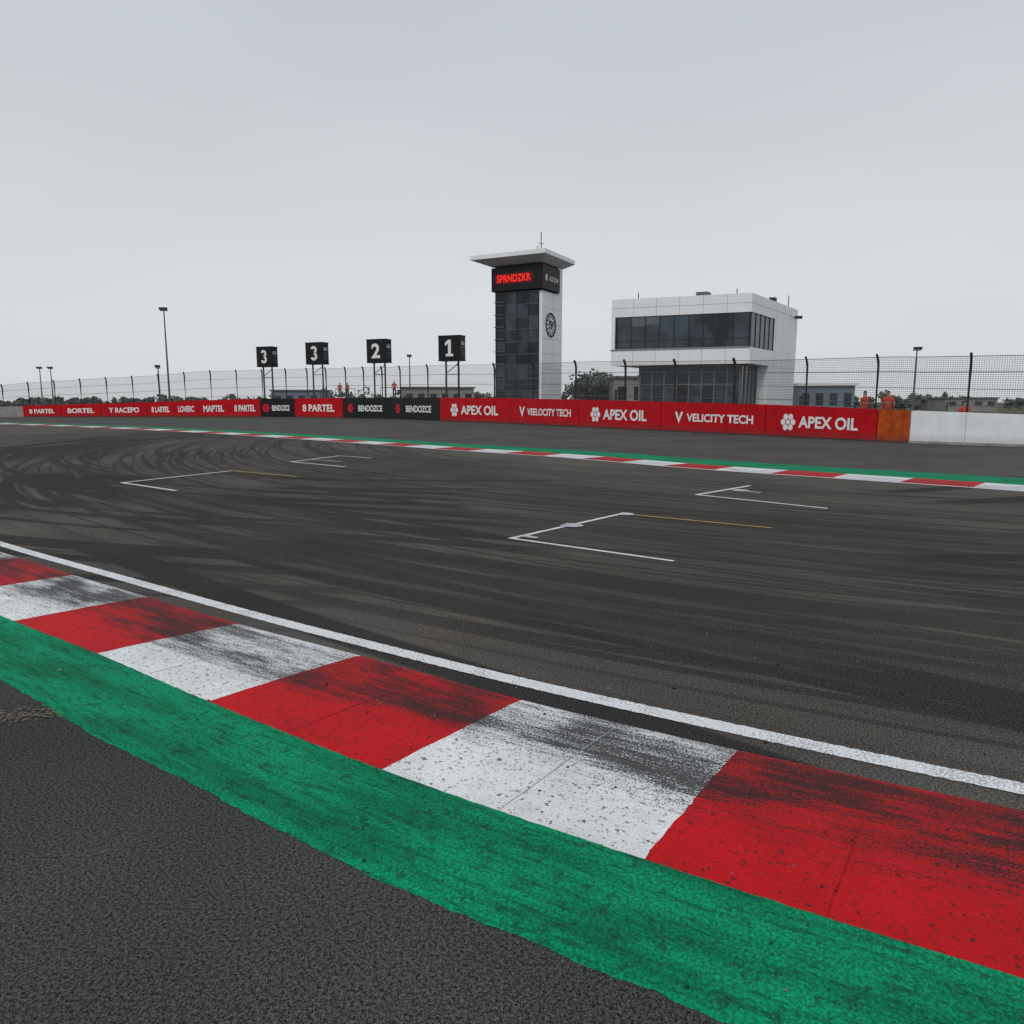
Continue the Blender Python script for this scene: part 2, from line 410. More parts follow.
def resample(C,stations):
    L=[0]
    for a,b_ in zip(C[:-1],C[1:]): L.append(L[-1]+(b_-a).length)
    out=[]
    for s_ in stations:
        s_=max(0,min(L[-1],s_)); i=0
        while i<len(L)-2 and L[i+1]<s_: i+=1
        t=(s_-L[i])/(L[i+1]-L[i]); p=C[i].lerp(C[i+1],t); d=(C[i+1]-C[i]).normalized(); out.append((p,d))
    return out,L[-1]
_,TL=resample(fkc,[0])
best=min(range(len(fkc)),key=lambda i:(fkc[i]-Vector((9.3,14.85,0))).length)
s0=sum((fkc[i+1]-fkc[i]).length for i in range(best))
st=[s0]; k=0
while st[-1]<TL-2.5: st.append(st[-1]+min(2.2,1.36*1.03**k)); k+=1
pre=[s0-1.4*i for i in range(9,0,-1)]
stn=pre+st
V=[];F=[];MI=[];U=[];VG=[];FG=[];UG=[]
fine=[]
for a,b_ in zip(stn[:-1],stn[1:]): fine+= [a,(a+b_)/2]
fine.append(stn[-1])
R_,_=resample(fkc,fine)
dirs=[]
for i in range(len(R_)):
    a=R_[max(0,i-2)][0]; b_=R_[min(len(R_)-1,i+2)][0]; dirs.append((b_-a).normalized())
for (p,_),d,s_ in zip(R_,dirs,fine):
    n=Vector((d.y,-d.x,0))
    if n.y<0: n=-n
    for v,z in [(0,-.02),(0,.012),(.25,.02),(.95,.024)]:
        q=p+n*v; V.append((q.x,q.y,z)); U.append((s_,v))
    for v,z in [(.953,.023),(1.8,.023),(2.6,.022),(2.62,-.01)]:
        q=p+n*v; VG.append((q.x,q.y,z)); UG.append((s_,v))
for i in range(len(R_)-1):
    kk=((i//2)+ (0 if len(pre)%2==0 else 1))%2
    for j in range(3):
        F.append((i*4+j,(i+1)*4+j,(i+1)*4+j+1,i*4+j+1)); MI.append(kk)
        FG.append((i*4+j,(i+1)*4+j,(i+1)*4+j+1,i*4+j+1))
k2=mesh_obj("kerb.001",V,F,[M_fred,M_fwhite],None,MI,U); fix_normals(k2)
if k2.data.polygons[len(F)//2].normal.z<0: k2.data.flip_normals()
g2=mesh_obj("green_kerb_strip.001",VG,FG,M_green,None,None,UG); fix_normals(g2)
if g2.data.polygons[len(FG)//2].normal.z<0: g2.data.flip_normals()
lp=[]
for (p,_),d in list(zip(R_,dirs))[8:]:
    n=Vector((d.y,-d.x,0)); n = n if n.y>0 else -n
    q=p-n*.09; lp.append((q.x,q.y))
line_mesh("edge_line.001",lp,.10,M_line,n=1)

def gridbox(name, whites, yellows=(), patches=()):
    g=group(name)
    for i,(a,b_,wd) in enumerate(whites):
        o=line_mesh(f"line_{i}",[a,b_],wd*.68,M_line,.006+.0015*i,n=40,jit=.008); o.parent=g
    for i,(a,b_,wd) in enumerate(yellows):
        o=line_mesh(f"yellow_line_{i}",[a,b_],wd,M_yel,.0105,n=40,jit=.01); o.parent=g
    for i,q in enumerate(patches):
        cx=sum(x for x,y in q)/len(q); cy=sum(y for x,y in q)/len(q); pts=[]
        C=catmull([Vector((x,y,0)) for x,y in q+[q[0]]],5)[:-1]
        for k,v in enumerate(C):
            f=1+.18*pnoise(k*.9,i*4.0); pts.append((cx+(v.x-cx)*f,cy+(v.y-cy)*f,.0125))
        mesh_obj(f"patch_{i}",pts,[tuple(range(len(pts)))],M_faint,g)
gridbox("grid_box_marking",[((-.03,9.13),(1.68,11.22),.10),((0.02,9.12),(1.74,7.80),.09)],[((1.68,11.20),(3.52,9.90),.06)],
   [[(.66,10.10),(.80,10.30),(.96,10.20),(.98,10.04),(.82,9.97)],[(1.6,11.08),(1.83,11.05),(1.84,11.22),(1.7,11.30)],[(.10,9.25),(.28,9.12),(.33,9.2),(.18,9.33)]])
gridbox("grid_box_marking.001",[((-8.3,15.6),(-6.98,18.4),.13),((-8.28,15.62),(-6.5,14.2),.12)],[((-7.02,18.4),(-4.95,16.9),.08)])
gridbox("grid_box_marking.002",[((3.40,13.56),(4.88,15.07),.12),((3.42,13.56),(5.08,11.78),.11),((4.3,14.35),(4.70,13.85),.08)],[],[[(4.25,14.2),(4.42,14.4),(4.58,14.2),(4.42,14.05)]])
gridbox("grid_box_marking.003",[((-6.35,21.1),(-5.5,23.6),.13),((-6.3,21.16),(-4.42,19.52),.13),((-5.5,23.55),(-4.3,22.6),.10),((-6.0,22.0),(-4.9,21.2),.07)])
M_sand=linepaint("sandy_stain",(.17,.145,.10),1.0)
V=[];F=[]
for k in range(260):
    a=random.gauss(0,1); b_=random.gauss(0,1); x=-2.72+.13*a; y=3.84+.05*b_+.02*a; r_=random.uniform(.004,.014); b0=len(V); t0=random.uniform(0,6)
    V+=[(x+r_*math.cos(t0+q*1.26)*random.uniform(.6,1.2),y+r_*math.sin(t0+q*1.26)*random.uniform(.6,1.2),.004+.00001*k) for q in range(5)]; F.append(tuple(range(b0,b0+5)))
mesh_obj("sand_stain",V,F,M_sand)
M_deb=simple("rubber_crumbs",(.018,.018,.019),.9,.1,var=.4,scale=20); M_sto=simple("grit_stones",(.16,.15,.14),.9,.1,var=.5,scale=20)
for nm,mt,cnt in (("rubber_debris",M_deb,650),("gravel_grit",M_sto,260)):
    V=[];F=[]
    for k in range(cnt):
        t=random.random(); x=-8+13*t
        yl=3.95-.70*x
        off_=abs(random.gauss(0,1.3)) if random.random()<.6 else -abs(random.gauss(0,1.6))
        x2=x+.6*off_; y2=yl+.8*off_
        if y2<.8: continue
        z=.002 if off_>0 else (.034 if off_>-1.3 else .012)
        r_=random.uniform(.003,.009) if random.random()<.93 else random.uniform(.009,.017)
        b0=len(V); t0=random.uniform(0,6)
        el=random.uniform(.5,1.0)
        for q in range(5):
            V.append((x2+r_*math.cos(t0+q*1.257),y2+el*r_*math.sin(t0+q*1.257),z))
        V.append((x2,y2,z+r_*.8))
        for q in range(5): F.append((b0+q,b0+(q+1)%5,b0+5))
    mesh_obj(nm,V,F,mt)

# ---------------------------------------------------------------- barrier with banners
BP=[(-90,84),(-58.67,85.4),(-55.92,85.42),(-51.56,85.42),(-46.98,85.42),(-41.71,85.42),(-38.61,85.42),(-35.86,85.42),(-32.31,85.42),(-28.65,85.2),(-24.41,84.2),(-18.05,80.06),(-12.13,75.0),(-6.42,67.38),(-.08,58.9),(4.67,51.3),(8.89,44.2),(12.84,37.54),(15.86,32.2),(16.6,31.0),(19.56,28.3),(24,24.6),(36,15)]
BZ=[1.15,1.2,1.25,1.38,1.5,1.65,1.76,1.86,1.96,2.05,2.08,2.1,2.1,2.08,1.97,1.84,1.7,1.56,1.38,1.34,1.22,1.2,1.2]
M_red=simple("banner_red",(.50,.004,.011),.6,.15,var=.22,scale=1.5,dirt=.12,foot=.6)
M_blk=simple("banner_black",(.010,.011,.014),.5,.25,var=.2,scale=2,dirt=.05)
M_org=simple("banner_orange",(.50,.075,.006),.6,.2,var=.4,scale=3,dirt=.4,foot=.6)
M_wht=simple("wall_white_paint",(.80,.81,.83),.7,.2,var=.10,scale=1.5,dirt=.07,foot=.45)
M_conc=simple("concrete",(.30,.29,.28),.9,.2,var=.3,scale=2,dirt=.3)
M_txt=simple("lettering_white",(.78,.78,.78),.6,.3,var=.05)
M_txtr=simple("lettering_red",(.60,.012,.022),.6,.3,var=.05)
M_dark=simple("dark_steel",(.025,.027,.03),.5,.3,var=.2)
M_galv=simple("galvanised_steel",(.12,.125,.13),.5,.4,.3,var=.2)
def bn(i):
    d=(Vector((*BP[i+1],0))-Vector((*BP[i],0))).normalized(); return d,Vector((d.y,-d.x,0))
def vn(i):
    if i==0: return bn(0)[1]
    if i==len(BP)-1: return bn(i-1)[1]
    return (bn(i-1)[1]+bn(i)[1]).normalized()
def wall_seg(name,i,j,thick,mat,parent,zadd=0.0,front=0.0,ztop=None):
    V=[];F=[]
    for k in range(i,j+1):
        p=Vector((*BP[k],0)); n=vn(k)
        a=p+n*front; b_=p-n*thick; zt=BZ[k]+zadd if ztop is None else ztop
        V+=[(a.x,a.y,0),(a.x,a.y,zt),(b_.x,b_.y,zt),(b_.x,b_.y,0)]
    for k in range(j-i):
        for q in range(4): F.append((k*4+q,(k+1)*4+q,(k+1)*4+(q+1)%4,k*4+(q+1)%4))
    F.append((0,1,2,3)); e_=(j-i)*4; F.append((e_+3,e_+2,e_+1,e_))
    o=mesh_obj(name,V,F,mat,parent); fix_normals(o); return o
gb=group("advertising_barrier")
wall_seg("concrete_base",0,19,.45,M_conc,gb,-.03)
plan=[(2,'r','8 PARTEL'),(3,'r','BORTEL'),(4,'r','Y RACEPO'),(5,'r','8 LARTEL'),(6,'r','LOVERC'),(7,'r','MAPTEL'),(8,'r','8 PARTEL'),
      (9,'b','BENDOZCE'),(10,'r','8 PARTEL'),(11,'b','BENDOZCE'),(12,'b','BENDOZCE'),(13,'r','APEX OIL'),(14,'r','VEELOCITY TECH'),(15,'r','APEX OIL'),(16,'r','VELICITY TECH'),(17,'r','APEX OIL'),(18,'o','')]
for i,cc_,txt in plan:
    mt={'r':M_red,'b':M_blk,'o':M_org}[cc_]
    d,n=bn(i); a=Vector((*BP[i],0)); b_=Vector((*BP[i+1],0)); L_=(b_-a).length
    g0=.03
    za,zb=BZ[i],BZ[i+1]
    A=a+d*g0; B=b_-d*g0
    pts=[(A,n*.03),(B,n*.03),(B,n*.10),(A,n*.10)]
    V=[];
    for (q,o_),zt in zip(pts,(za,zb,zb,za)): V.append(((q+o_).x,(q+o_).y,.06)); V.append(((q+o_).x,(q+o_).y,zt+.02))
    F=[(0,1,3,2),(2,3,5,4),(4,5,7,6),(6,7,1,0),(1,7,5,3),(0,2,4,6)]
    o=mesh_obj(f"banner_panel_{i}",V,F,mt,gb); fix_normals(o)
    if txt:
        hz=(za+zb)/2; hh=hz*.38
        sl_=(zb-za)/L_
        emb = txt.startswith('APEX') or cc_=='b' or txt.startswith('VE')
        c0=a.lerp(b_,.5+(.09 if emb else 0))+n*.112; c0.z=hz*.5
        X=(d+Vector((0,0,sl_*.5))).normalized()
        wdt=L_*(.52 if txt.startswith('APEX') else .62 if emb else .66)
        if cc_=='b': wdt=L_*.5; hh*=.8
        if txt.startswith('VE'): hh*=.72
        text_mesh(f"lettering_{i}",txt,M_txt,gb,c0,X,hh,wdt,bold=.03)
        if txt.startswith('APEX') or cc_=='b':
            ce=a.lerp(b_,.5-(.27 if cc_=='r' else .33))+n*.113; ce.z=hz*.5; R0=hh*.85
            V=[];F=[]
            for k in range(7):
                ang=2*math.pi*k/6; cx_,cz_=((math.cos(ang)*R0*.62,math.sin(ang)*R0*.62) if k<6 else (0,0)); rr=R0*(.31 if k<6 else .26)
                b0=len(V)
                for q in range(10):
                    t=2*math.pi*q/10; pz_=ce+d*(cx_+rr*math.cos(t)); V.append((pz_.x,pz_.y,ce.z+cz_+rr*math.sin(t)))
                F.append(tuple(range(b0,b0+10)))
            mesh_obj(f"emblem_{i}",V,F,M_txt if cc_=='r' else M_txtr,gb)
        elif txt.startswith('VE'):
            ce=a.lerp(b_,.5-.30)+n*.113; ce.z=hz*.5; R0=hh*.75
            pts=[(-1,1),(-.45,1),(0,-.1),(.45,1),(1,1),(0,-1)]
            V=[((ce+d*x*R0).x,(ce+d*x*R0).y,ce.z+y*R0) for x,y in pts]
            mesh_obj(f"emblem_{i}",V,[(0,1,2,5),(5,2,3,4)],M_txt,gb)
gw=group("concrete_wall")
wall_seg("wall_body",19,22,.40,M_wht,gw,0,.0)
wall_seg("wall_foot",19,22,-.004,M_conc,gw,0,.05,ztop=.10)
q_=[]
for i in (19,20,21):
    d,n=bn(i); L_=(Vector((*BP[i+1],0))-Vector((*BP[i],0))).length
    for t in [k*2.0/L_ for k in range(1,int(L_/2)+1)]:
        p=Vector((*BP[i],0))+d*L_*t+n*.004; zt=BZ[i]+(BZ[i+1]-BZ[i])*t
        q_.append([(p-d*.008),(p+d*.008),zt])
V=[];F=[]
for a,b_,zt in q_:
    b0=len(V); V+=[(a.x,a.y,.1),(b_.x,b_.y,.1),(b_.x,b_.y,zt),(a.x,a.y,zt)]; F.append((b0,b0+1,b0+2,b0+3))
M_joint=simple("cladding_joint",(.28,.285,.29),.8,.2)
mesh_obj("wall_joints",V,F,M_joint,gw)

# ---------------------------------------------------------------- catch fence
BPv=[Vector((a,b_,0)) for a,b_ in BP]
FZ={0:3.4,1:3.7,4:4.5,7:5.25,10:5.5,12:5.3,13:5.1,14:4.75,15:4.55,16:4.2,17:3.9,18:3.75,20:3.6,22:3.6}
ks=sorted(FZ)
def fz(i):
    for a,b_ in zip(ks[:-1],ks[1:]):
        if a<=i<=b_: return FZ[a]+(FZ[b_]-FZ[a])*(i-a)/(b_-a)
FP=[p-vn(i)*.75 for i,p in enumerate(BPv)]
cum=[0]
for a,b_ in zip(FP[:-1],FP[1:]): cum.append(cum[-1]+(b_-a).length)
def fence_at(s_):
    i=0
    while i<len(cum)-2 and cum[i+1]<s_: i+=1
    t=(s_-cum[i])/(cum[i+1]-cum[i])
    d=(FP[i+1]-FP[i]).normalized()
    return FP[i].lerp(FP[i+1],t), d, BZ[i]+(BZ[i+1]-BZ[i])*t, fz(i)+(fz(i+1)-fz(i))*t
gf=group("catch_fence")
posts=[]
TT=cum[-1]
s_ref=cum[19]+1.75
ss=[s_ref]
while ss[-1]<TT-4: ss.append(ss[-1]+2.3)
ss=ss[1:][::-1]
s_=s_ref
while s_>0.3:
    ss.append(s_); y_=fence_at(s_)[0].y
    s_-= 3.75 if y_<34 else (4.6 if y_<48 else (5.4 if y_<72 else 3.0))
for s_ in ss:
    p,d,bz,z=fence_at(s_); n=Vector((d.y,-d.x,0))
    pts=[(p.x,p.y,0),(p.x,p.y,z-.62)]
    for k in range(1,7):
        t=k/6*math.radians(55); pts.append((p.x+n.x*.42*(1-math.cos(t)),p.y+n.y*.42*(1-math.cos(t)),z-.62+.76*math.sin(t)))
    posts.append((pts,.05 if p.y<40 else .075))
tubes("posts",posts,M_dark,gf,8)
V=[];F=[]
s_=.3
while s_<TT-.2:
    p,d,bz,z=fence_at(s_); wv=.0055
    a=p-d*wv; b_=p+d*wv; b0=len(V)
    V+=[(a.x,a.y,bz-.15),(b_.x,b_.y,bz-.15),(b_.x,b_.y,z-.12),(a.x,a.y,z-.12)]; F.append((b0,b0+1,b0+2,b0+3))
    s_+=.085
NS=110
S_=[.3+(TT-.6)*k/NS for k in range(NS+1)]+cum[1:-1]; S_.sort()
fa=[fence_at(q) for q in S_]
for k in range(30):
    fr=k/29; wv=.0055
    for A,B in zip(fa[:-1],fa[1:]):
        za=A[2]-.1+(A[3]-.12-A[2]+.1)*fr; zb=B[2]-.1+(B[3]-.12-B[2]+.1)*fr
        b0=len(V); V+=[(A[0].x,A[0].y,za-wv),(B[0].x,B[0].y,zb-wv),(B[0].x,B[0].y,zb+wv),(A[0].x,A[0].y,za+wv)]; F.append((b0,b0+1,b0+2,b0+3))
mesh_obj("wire_mesh",V,F,M_galv,gf)
cab=[]
for fr in (.12,.42,.72,1.0):
    cab.append(([ (A[0].x,A[0].y,A[2]+(A[3]-.12-A[2])*fr) for A in fa],.016))
tubes("cables",cab,M_galv,gf,5)

# ---------------------------------------------------------------- control tower
def glassmat(name,c=(.006,.008,.011),rough=.08,spec=.32):
    m,nt,b=newmat(name,rough,spec)
    pos=nt.node('ShaderNodeNewGeometry').outputs['Position']
    n=nt.noise(pos,.6,2)
    nt.set(b.inputs['Base Color'],nt.mix(nt.mr(n,.4,.6),c,tuple(x*2.6 for x in c)))
    nt.set(b.inputs['Normal'],nt.bump(nt.noise(pos,.45,1),.12,.05)); return m
M_glass=glassmat("dark_glass"); M_glass2=glassmat("dark_glass_lower",(.012,.016,.020),.12,.3)
M_glass3=glassmat("window_blind_glass",(.018,.024,.031),.2)
M_glass4=glassmat("blue_reflection_glass",(.010,.018,.027),.05,.6)  # bluish window reflection put into the base colour
M_clad=simple("white_cladding",(.82,.83,.845),.5,.3,var=.05,scale=.8,dirt=.05)
M_frame=simple("window_frame",(.03,.032,.035),.4,.3)
M_fgrey=simple("window_frame_grey",(.13,.135,.14),.4,.3)
M_under=simple("soffit",(.62,.63,.64),.7,.3)
def led(name,c,s_):
    m,nt,b=newmat(name,.5,.3); nt.set(b.inputs['Base Color'],c); nt.set(b.inputs['Emission Color'],c); b.inputs['Emission Strength'].default_value=s_; return m
M_led=led("led_red",(.85,.02,.015),.9)
M_led2=led("led_red_dim",(.18,.005,.005),.2)
T=group("control_tower",(3.1,85,0),math.radians(-28))
W1,W2,HT=5.65,5.2,17.0
boxes("core",[(-W1,-.05,.05,W2,0,HT)],M_blk,T)
boxes("side_wall",[(-.05,.30,.0,W2,0,14.0),(-.05,.30,4.4,W2,14.0,HT)],M_clad,T)
boxes("back_wall",[(-W1,.30,W2,W2+.2,0,HT)],M_clad,T)
boxes("left_wall",[(-W1-.2,-W1,.3,W2,0,HT)],M_clad,T)
boxes("wall_joints",[(.3,.304,.02,W2-.02,z,z+.03) for z in [2+1.7*k for k in range(8)]]+[(.3,.304,2.7,2.73,0,8.9),(.3,.304,2.7,2.73,11.9,14)],M_joint,T)
pan=[[],[],[]];fr=[]
cols=[-W1+.05,-4.35,-2.9,-1.45,-.1]; rows=[.2+1.38*k for k in range(11)]
for ci in range(4):
    for ri in range(10):
        r_=random.random()
        (pan[0] if r_<.55 else pan[1] if r_<.8 else pan[2]).append((cols[ci]+.05,cols[ci+1]-.05,-.02,.04,rows[ri]+.05,rows[ri+1]-.05))
boxes("window_panes",pan[0],M_glass,T); boxes("window_panes_blinds",pan[1],M_glass3,T); boxes("window_panes_blue_reflection",pan[2],M_glass4,T)  # last set of panes carries the bluish reflection in its colour
for x in cols: fr.append((x-.05,x+.05,-.08,.04,.1,14.1))
boxes("window_frames",fr,M_frame,T)
boxes("window_transoms",[(-W1,-.06,-.065,.035,z-.035,z+.035) for z in rows],M_fgrey,T)
boxes("floor_ledges",[(-W1-.12,-W1+1.2,-.22,-.09,z+.3,z+.38) for z in rows[1:-1:1]],M_fgrey,T)
boxes("display_box",[(-W1-.35,.55,-.35,4.2,14.15,16.75)],M_blk,T,.04)
boxes("display_panel",[(-W1+.15,-.75,-.356,-.345,14.95,16.05)],M_led2,T)
text_mesh("display_text","SPRNDZKR",M_led,T,(-W1/2-.3,-.366,15.5),(1,0,0),.8,4.3,bold=.02)
boxes("display_grid",[(-W1+.15,-.75,-.374,-.370,15.0+.09*k,15.012+.09*k) for k in range(12)],M_blk,T)
text_mesh("side_sign_text","ACE DOM",M_txt,T,(.562,2.45,15.4),(0,1,0),.5,2.3,bold=.02)
boxes("side_sign_logo",[(.552,.562,.35,.75,15.1,15.75)],M_txt,T)
boxes("head_recess",[(-W1+.1,.1,.1,W2-.1,16.9,17.15)],M_frame,T)
def ring(name,cx,cy,cz,r0,r1,mat,par,n=40,th=.05):
    V=[];F=[]
    for k in range(n):
        t=2*math.pi*k/n
        for r_ in (r0,r1):
            for xx in (cx,cx+th): V.append((xx,cy+r_*math.cos(t),cz+r_*math.sin(t)))
    for k in range(n):
        a=4*k; b_=4*((k+1)%n)
        F+=[(a+1,b_+1,b_+3,a+3),(a,a+2,b_+2,b_),(a+2,a+3,b_+3,b_+2),(a,b_,b_+1,a+1)]
    o=mesh_obj(name,V,F,mat,par); fix_normals(o)
CY=2.25
ring("clock_ring",.31,CY,10.4,1.15,1.38,M_dark,T); ring("clock_inner_ring",.31,CY,10.4,.42,.50,M_dark,T)
def bar(cx,cy,cz,ang,r0,r1,wd,x0=.31,x1=.37):
    V=[];c_,s__=math.cos(ang),math.sin(ang)
    for xx in (x0,x1):
        for r_,q in ((r0,-wd),(r1,-wd),(r1,wd),(r0,wd)): V.append((xx,cy+r_*c_-q*s__,cz+r_*s__+q*c_))
    return V
V=[];F=[]
def bf(b0): return [(b0,b0+3,b0+2,b0+1),(b0+4,b0+5,b0+6,b0+7),(b0,b0+1,b0+5,b0+4),(b0+1,b0+2,b0+6,b0+5),(b0+2,b0+3,b0+7,b0+6),(b0+3,b0,b0+4,b0+7)]
for k in range(12):
    b0=len(V); V+=bar(.3,CY,10.4,k*math.pi/6,.78,1.06,.055); F+=bf(b0)
for ang,r1 in ((2.2,.75),(.4,1.0),(5.0,.4)):
    b0=len(V); V+=bar(.3,CY,10.4,ang,-.1,r1,.07,.38,.41); F+=bf(b0)
mesh_obj("clock_hands",V,F,M_dark,T)
x0,x1,y0,y1=-8.1,1.35,-1.55,6.6
V=[(x0,y0,17.65),(x1,y0,17.65),(x1,y1,17.65),(x0,y1,17.65),(x0,y0,18.1),(x1,y0,18.1),(x1,y1,18.1),(x0,y1,18.1),
   (-W1-.1,-.1,17.0),(.35,-.1,17.0),(.35,W2+.2,17.0),(-W1-.1,W2+.2,17.0),(x0+2,y0+2,18.3),(x1-2,y0+2,18.3),(x1-2,y1-2,18.3),(x0+2,y1-2,18.3)]
F=[(0,1,5,4),(1,2,6,5),(2,3,7,6),(3,0,4,7),(8,9,1,0),(9,10,2,1),(10,11,3,2),(11,8,0,3),(4,5,13,12),(5,6,14,13),(6,7,15,14),(7,4,12,15),(12,13,14,15),(11,10,9,8)]
o=mesh_obj("roof",V,F,[M_clad,M_under],T,[0,0,0,0,1,1,1,1,0,0,0,0,0,1]); fix_normals(o)
tubes("antenna",[([(-.6,1.5,18.2),(-.6,1.5,20.6)],.05),([(-.9,1.5,19.3),(-.3,1.5,19.3)],.03),([(-1.3,2.0,18.2),(-1.3,2.0,19.2)],.04)],M_dark,T)

# ---------------------------------------------------------------- race control building
B_=group("race_control_building")
c0=Vector((18.9,60.0)); fd=Vector((-.927,.375)); sd_=Vector((.574,.819)); LF,LS=11.3,13.7
def bp(u,v):
    return c0+fd*u+sd_*v
def prism(name,uv,z0,z1,mat,parent=B_):
    V=[];n_=len(uv)
    for z in (z0,z1):
        for u_,v_ in uv:
            q=bp(u_,v_); V.append((q.x,q.y,z))
    F=[tuple(range(n_))[::-1],tuple(range(n_,2*n_))]+[(k,(k+1)%n_,n_+(k+1)%n_,n_+k) for k in range(n_)]
    o=mesh_obj(name,V,F,mat,parent); fix_normals(o); return o
def rect(u0,u1,v0,v1): return [(u0,v0),(u1,v0),(u1,v1),(u0,v1)]
prism("upper_band",rect(0,LF,0,LS),8.75,10.2,M_clad)
prism("roof_deck",rect(.3,LF-.3,.3,LS-.3),10.0,10.22,M_under)
prism("lower_band",rect(0,LF,0,LS),4.75,6.05,M_clad)
prism("side_white_wall",rect(0.0,.35,6.6,LS),6.05,8.75,M_clad)
prism("left_white_wall",rect(LF-.3,LF,.0,LS),6.05,8.75,M_clad)
prism("upper_glass_core",rect(.10,LF-.3,.10,LS-.3),6.05,8.75,M_glass)
random.seed(21)
for k in range(9):
    ua=.15+k*(LF-.65)/9; ub=ua+(LF-.65)/9
    mt=random.choice([M_glass4,M_glass4,M_glass,M_glass3])
    prism(f"pane_{k}",rect(ua+.03,ub-.03,.075,.10),6.12,8.7,mt)
    if random.random()<.4: prism(f"blind_{k}",rect(ua+.03,ub-.03,.066,.074),8.7-random.uniform(.3,.9),8.7,M_fgrey)
for k in range(5):
    va=.15+k*1.25; prism(f"side_pane_{k}",rect(.075,.10,va+.03,va+1.22),6.12,8.7,random.choice([M_glass4,M_glass,M_glass3]))
for k in range(10):
    u_=.15+k*(LF-.65)/9; prism(f"mullion_{k}",rect(u_-.03,u_+.03,.02,.10),6.12,8.75,M_frame)
for k in range(6):
    v_=.15+k*1.25; prism(f"side_mullion_{k}",rect(.02,.10,v_-.03,v_+.03),6.05,8.75,M_frame)
prism("transom",rect(.12,LF-.3,.04,.064),6.75,6.80,M_frame)
prism("sill",rect(-.06,LF+.06,-.06,.0),6.0,6.10,M_joint)
prism("joint_top",rect(-.004,LF+.004,-.004,LS+.004),9.45,9.48,M_joint)
for k in range(1,6): prism(f"panel_joint_{k}",rect(LF*k/6-.012,LF*k/6+.012,-.006,.0),8.75,10.2,M_joint)
for k in range(1,6): prism(f"panel_joint_low_{k}",rect(LF*k/6-.012,LF*k/6+.012,-.006,.0),4.75,6.0,M_joint)
for k in range(3,6): prism(f"side_joint_{k}",rect(-.006,.0,LS*k/6-.015,LS*k/6+.015),4.75,10.2,M_joint)
prism("ground_floor_glass",rect(.9,LF-2.2,.9,LS-.5),.05,4.75,M_glass2)
for k in range(8):
    ua=.9+k*(LF-3.1)/8; prism(f"ground_pane_{k}",rect(ua+.05,ua+(LF-3.1)/8-.05,.86,.9),.1,3.1,random.choice([M_glass4,M_glass3,M_glass]))
for k in range(9):
    u_=.9+k*(LF-3.1)/8; prism(f"ground_mullion_{k}",rect(u_-.05,u_+.05,.78,.9),.05,4.75,M_fgrey)
prism("ground_transom",rect(.9,LF-2.2,.81,.855),3.1,3.2,M_fgrey)
prism("ground_side_wall",rect(0.02,.9,5.2,LS-.02),.0,4.75,M_clad)
for k in range(5):
    v_=.9+k*1.0; prism(f"ground_side_mullion_{k}",rect(.8,.9,v_-.04,v_+.04),.05,4.75,M_fgrey)
prism("left_stair_wall",rect(LF-2.2,LF-1.9,1.2,LS-.5),0,4.75,M_conc)
prism("roof_unit",rect(4.2,5.1,2,2.9),10.2,10.75,M_galv); prism("roof_unit_2",rect(.8,1.3,9,9.6),10.2,10.9,M_dark)
pts_=[bp(.3,11.5),bp(1.5,1.0),bp(9.5,1.0)]
tubes("roof_masts",[([(q.x,q.y,10.2),(q.x,q.y,10.2+h_)],.04) for q,h_ in zip(pts_,(1.1,.5,.6))],M_dark,B_)
q=bp(.0,12.8)
boxes("security_camera",[(q.x-.1,q.x+.5,q.y-.5,q.y-.2,9.3,9.55)],M_dark,B_)

# ---------------------------------------------------------------- grid number boards
def board(name,x,y,ztop,hgt,num,wd,dep):
    g=group(name,(x,y,0),math.radians(-24))
    boxes("board",[(-wd/2,wd/2,-dep/2,dep/2,ztop-hgt,ztop)],M_blk,g,.03)
    if num=='3':
        s_=hgt*.44
        flat_polys("number",[[(a*s_,b_*s_) for a,b_ in pl] for pl in digit3()],M_txt,g,(-.02,-dep/2-.012,ztop-hgt/2),(1,0,0))
    elif num=='1':
        s_=hgt*.44
        P1=[[(-.06,-.78),(.26,-.78),(.26,.78),(-.06,.78)],[(-.06,.78),(-.38,.52),(-.38,.20),(-.06,.42)],[(-.32,-.78),(-.06,-.78),(-.06,-.54),(-.32,-.54)],[(.26,-.78),(.5,-.78),(.5,-.54),(.26,-.54)]]
        flat_polys("number",[[(a*s_,b_*s_) for a,b_ in pl] for pl in P1],M_txt,g,(-.05,-dep/2-.012,ztop-hgt/2),(1,0,0))
    else:
        text_mesh("number",num,M_txt,g,(-.02,-dep/2-.012,ztop-hgt/2),(1,0,0),hgt*.66,hgt*.46,bold=.03)
    text_mesh("side_text","GRID",M_txt,g,(wd/2+.012,0,ztop-hgt*.3),(0,1,0),hgt*.16,dep*.6,bold=.02)
    boxes("side_marks",[(wd/2+.008,wd/2+.014,-dep*.3,dep*.3,ztop-hgt*(.5+.1*k),ztop-hgt*(.46+.1*k)) for k in range(4)],M_galv,g)
    boxes("frame",[(-wd/2-.04,wd/2+.04,-dep/2-.02,dep/2+.04,ztop+.003,ztop+.07),(-wd/2-.04,wd/2+.04,-dep/2-.02,dep/2+.04,ztop-hgt-.07,ztop-hgt-.003)],M_dark,g)
    tubes("legs",[([(lx,0,0),(lx,0,ztop-hgt)],.095) for lx in (-wd*.28,wd*.30)],M_dark,g)
    tubes("braces",[([(-wd*.28,0,ztop-hgt-1.2),(wd*.30,0,ztop-hgt-.3)],.04),([(-wd*.28,0,ztop-hgt-1.3),(wd*.30,0,ztop-hgt-1.3)],.04)],M_dark,g)
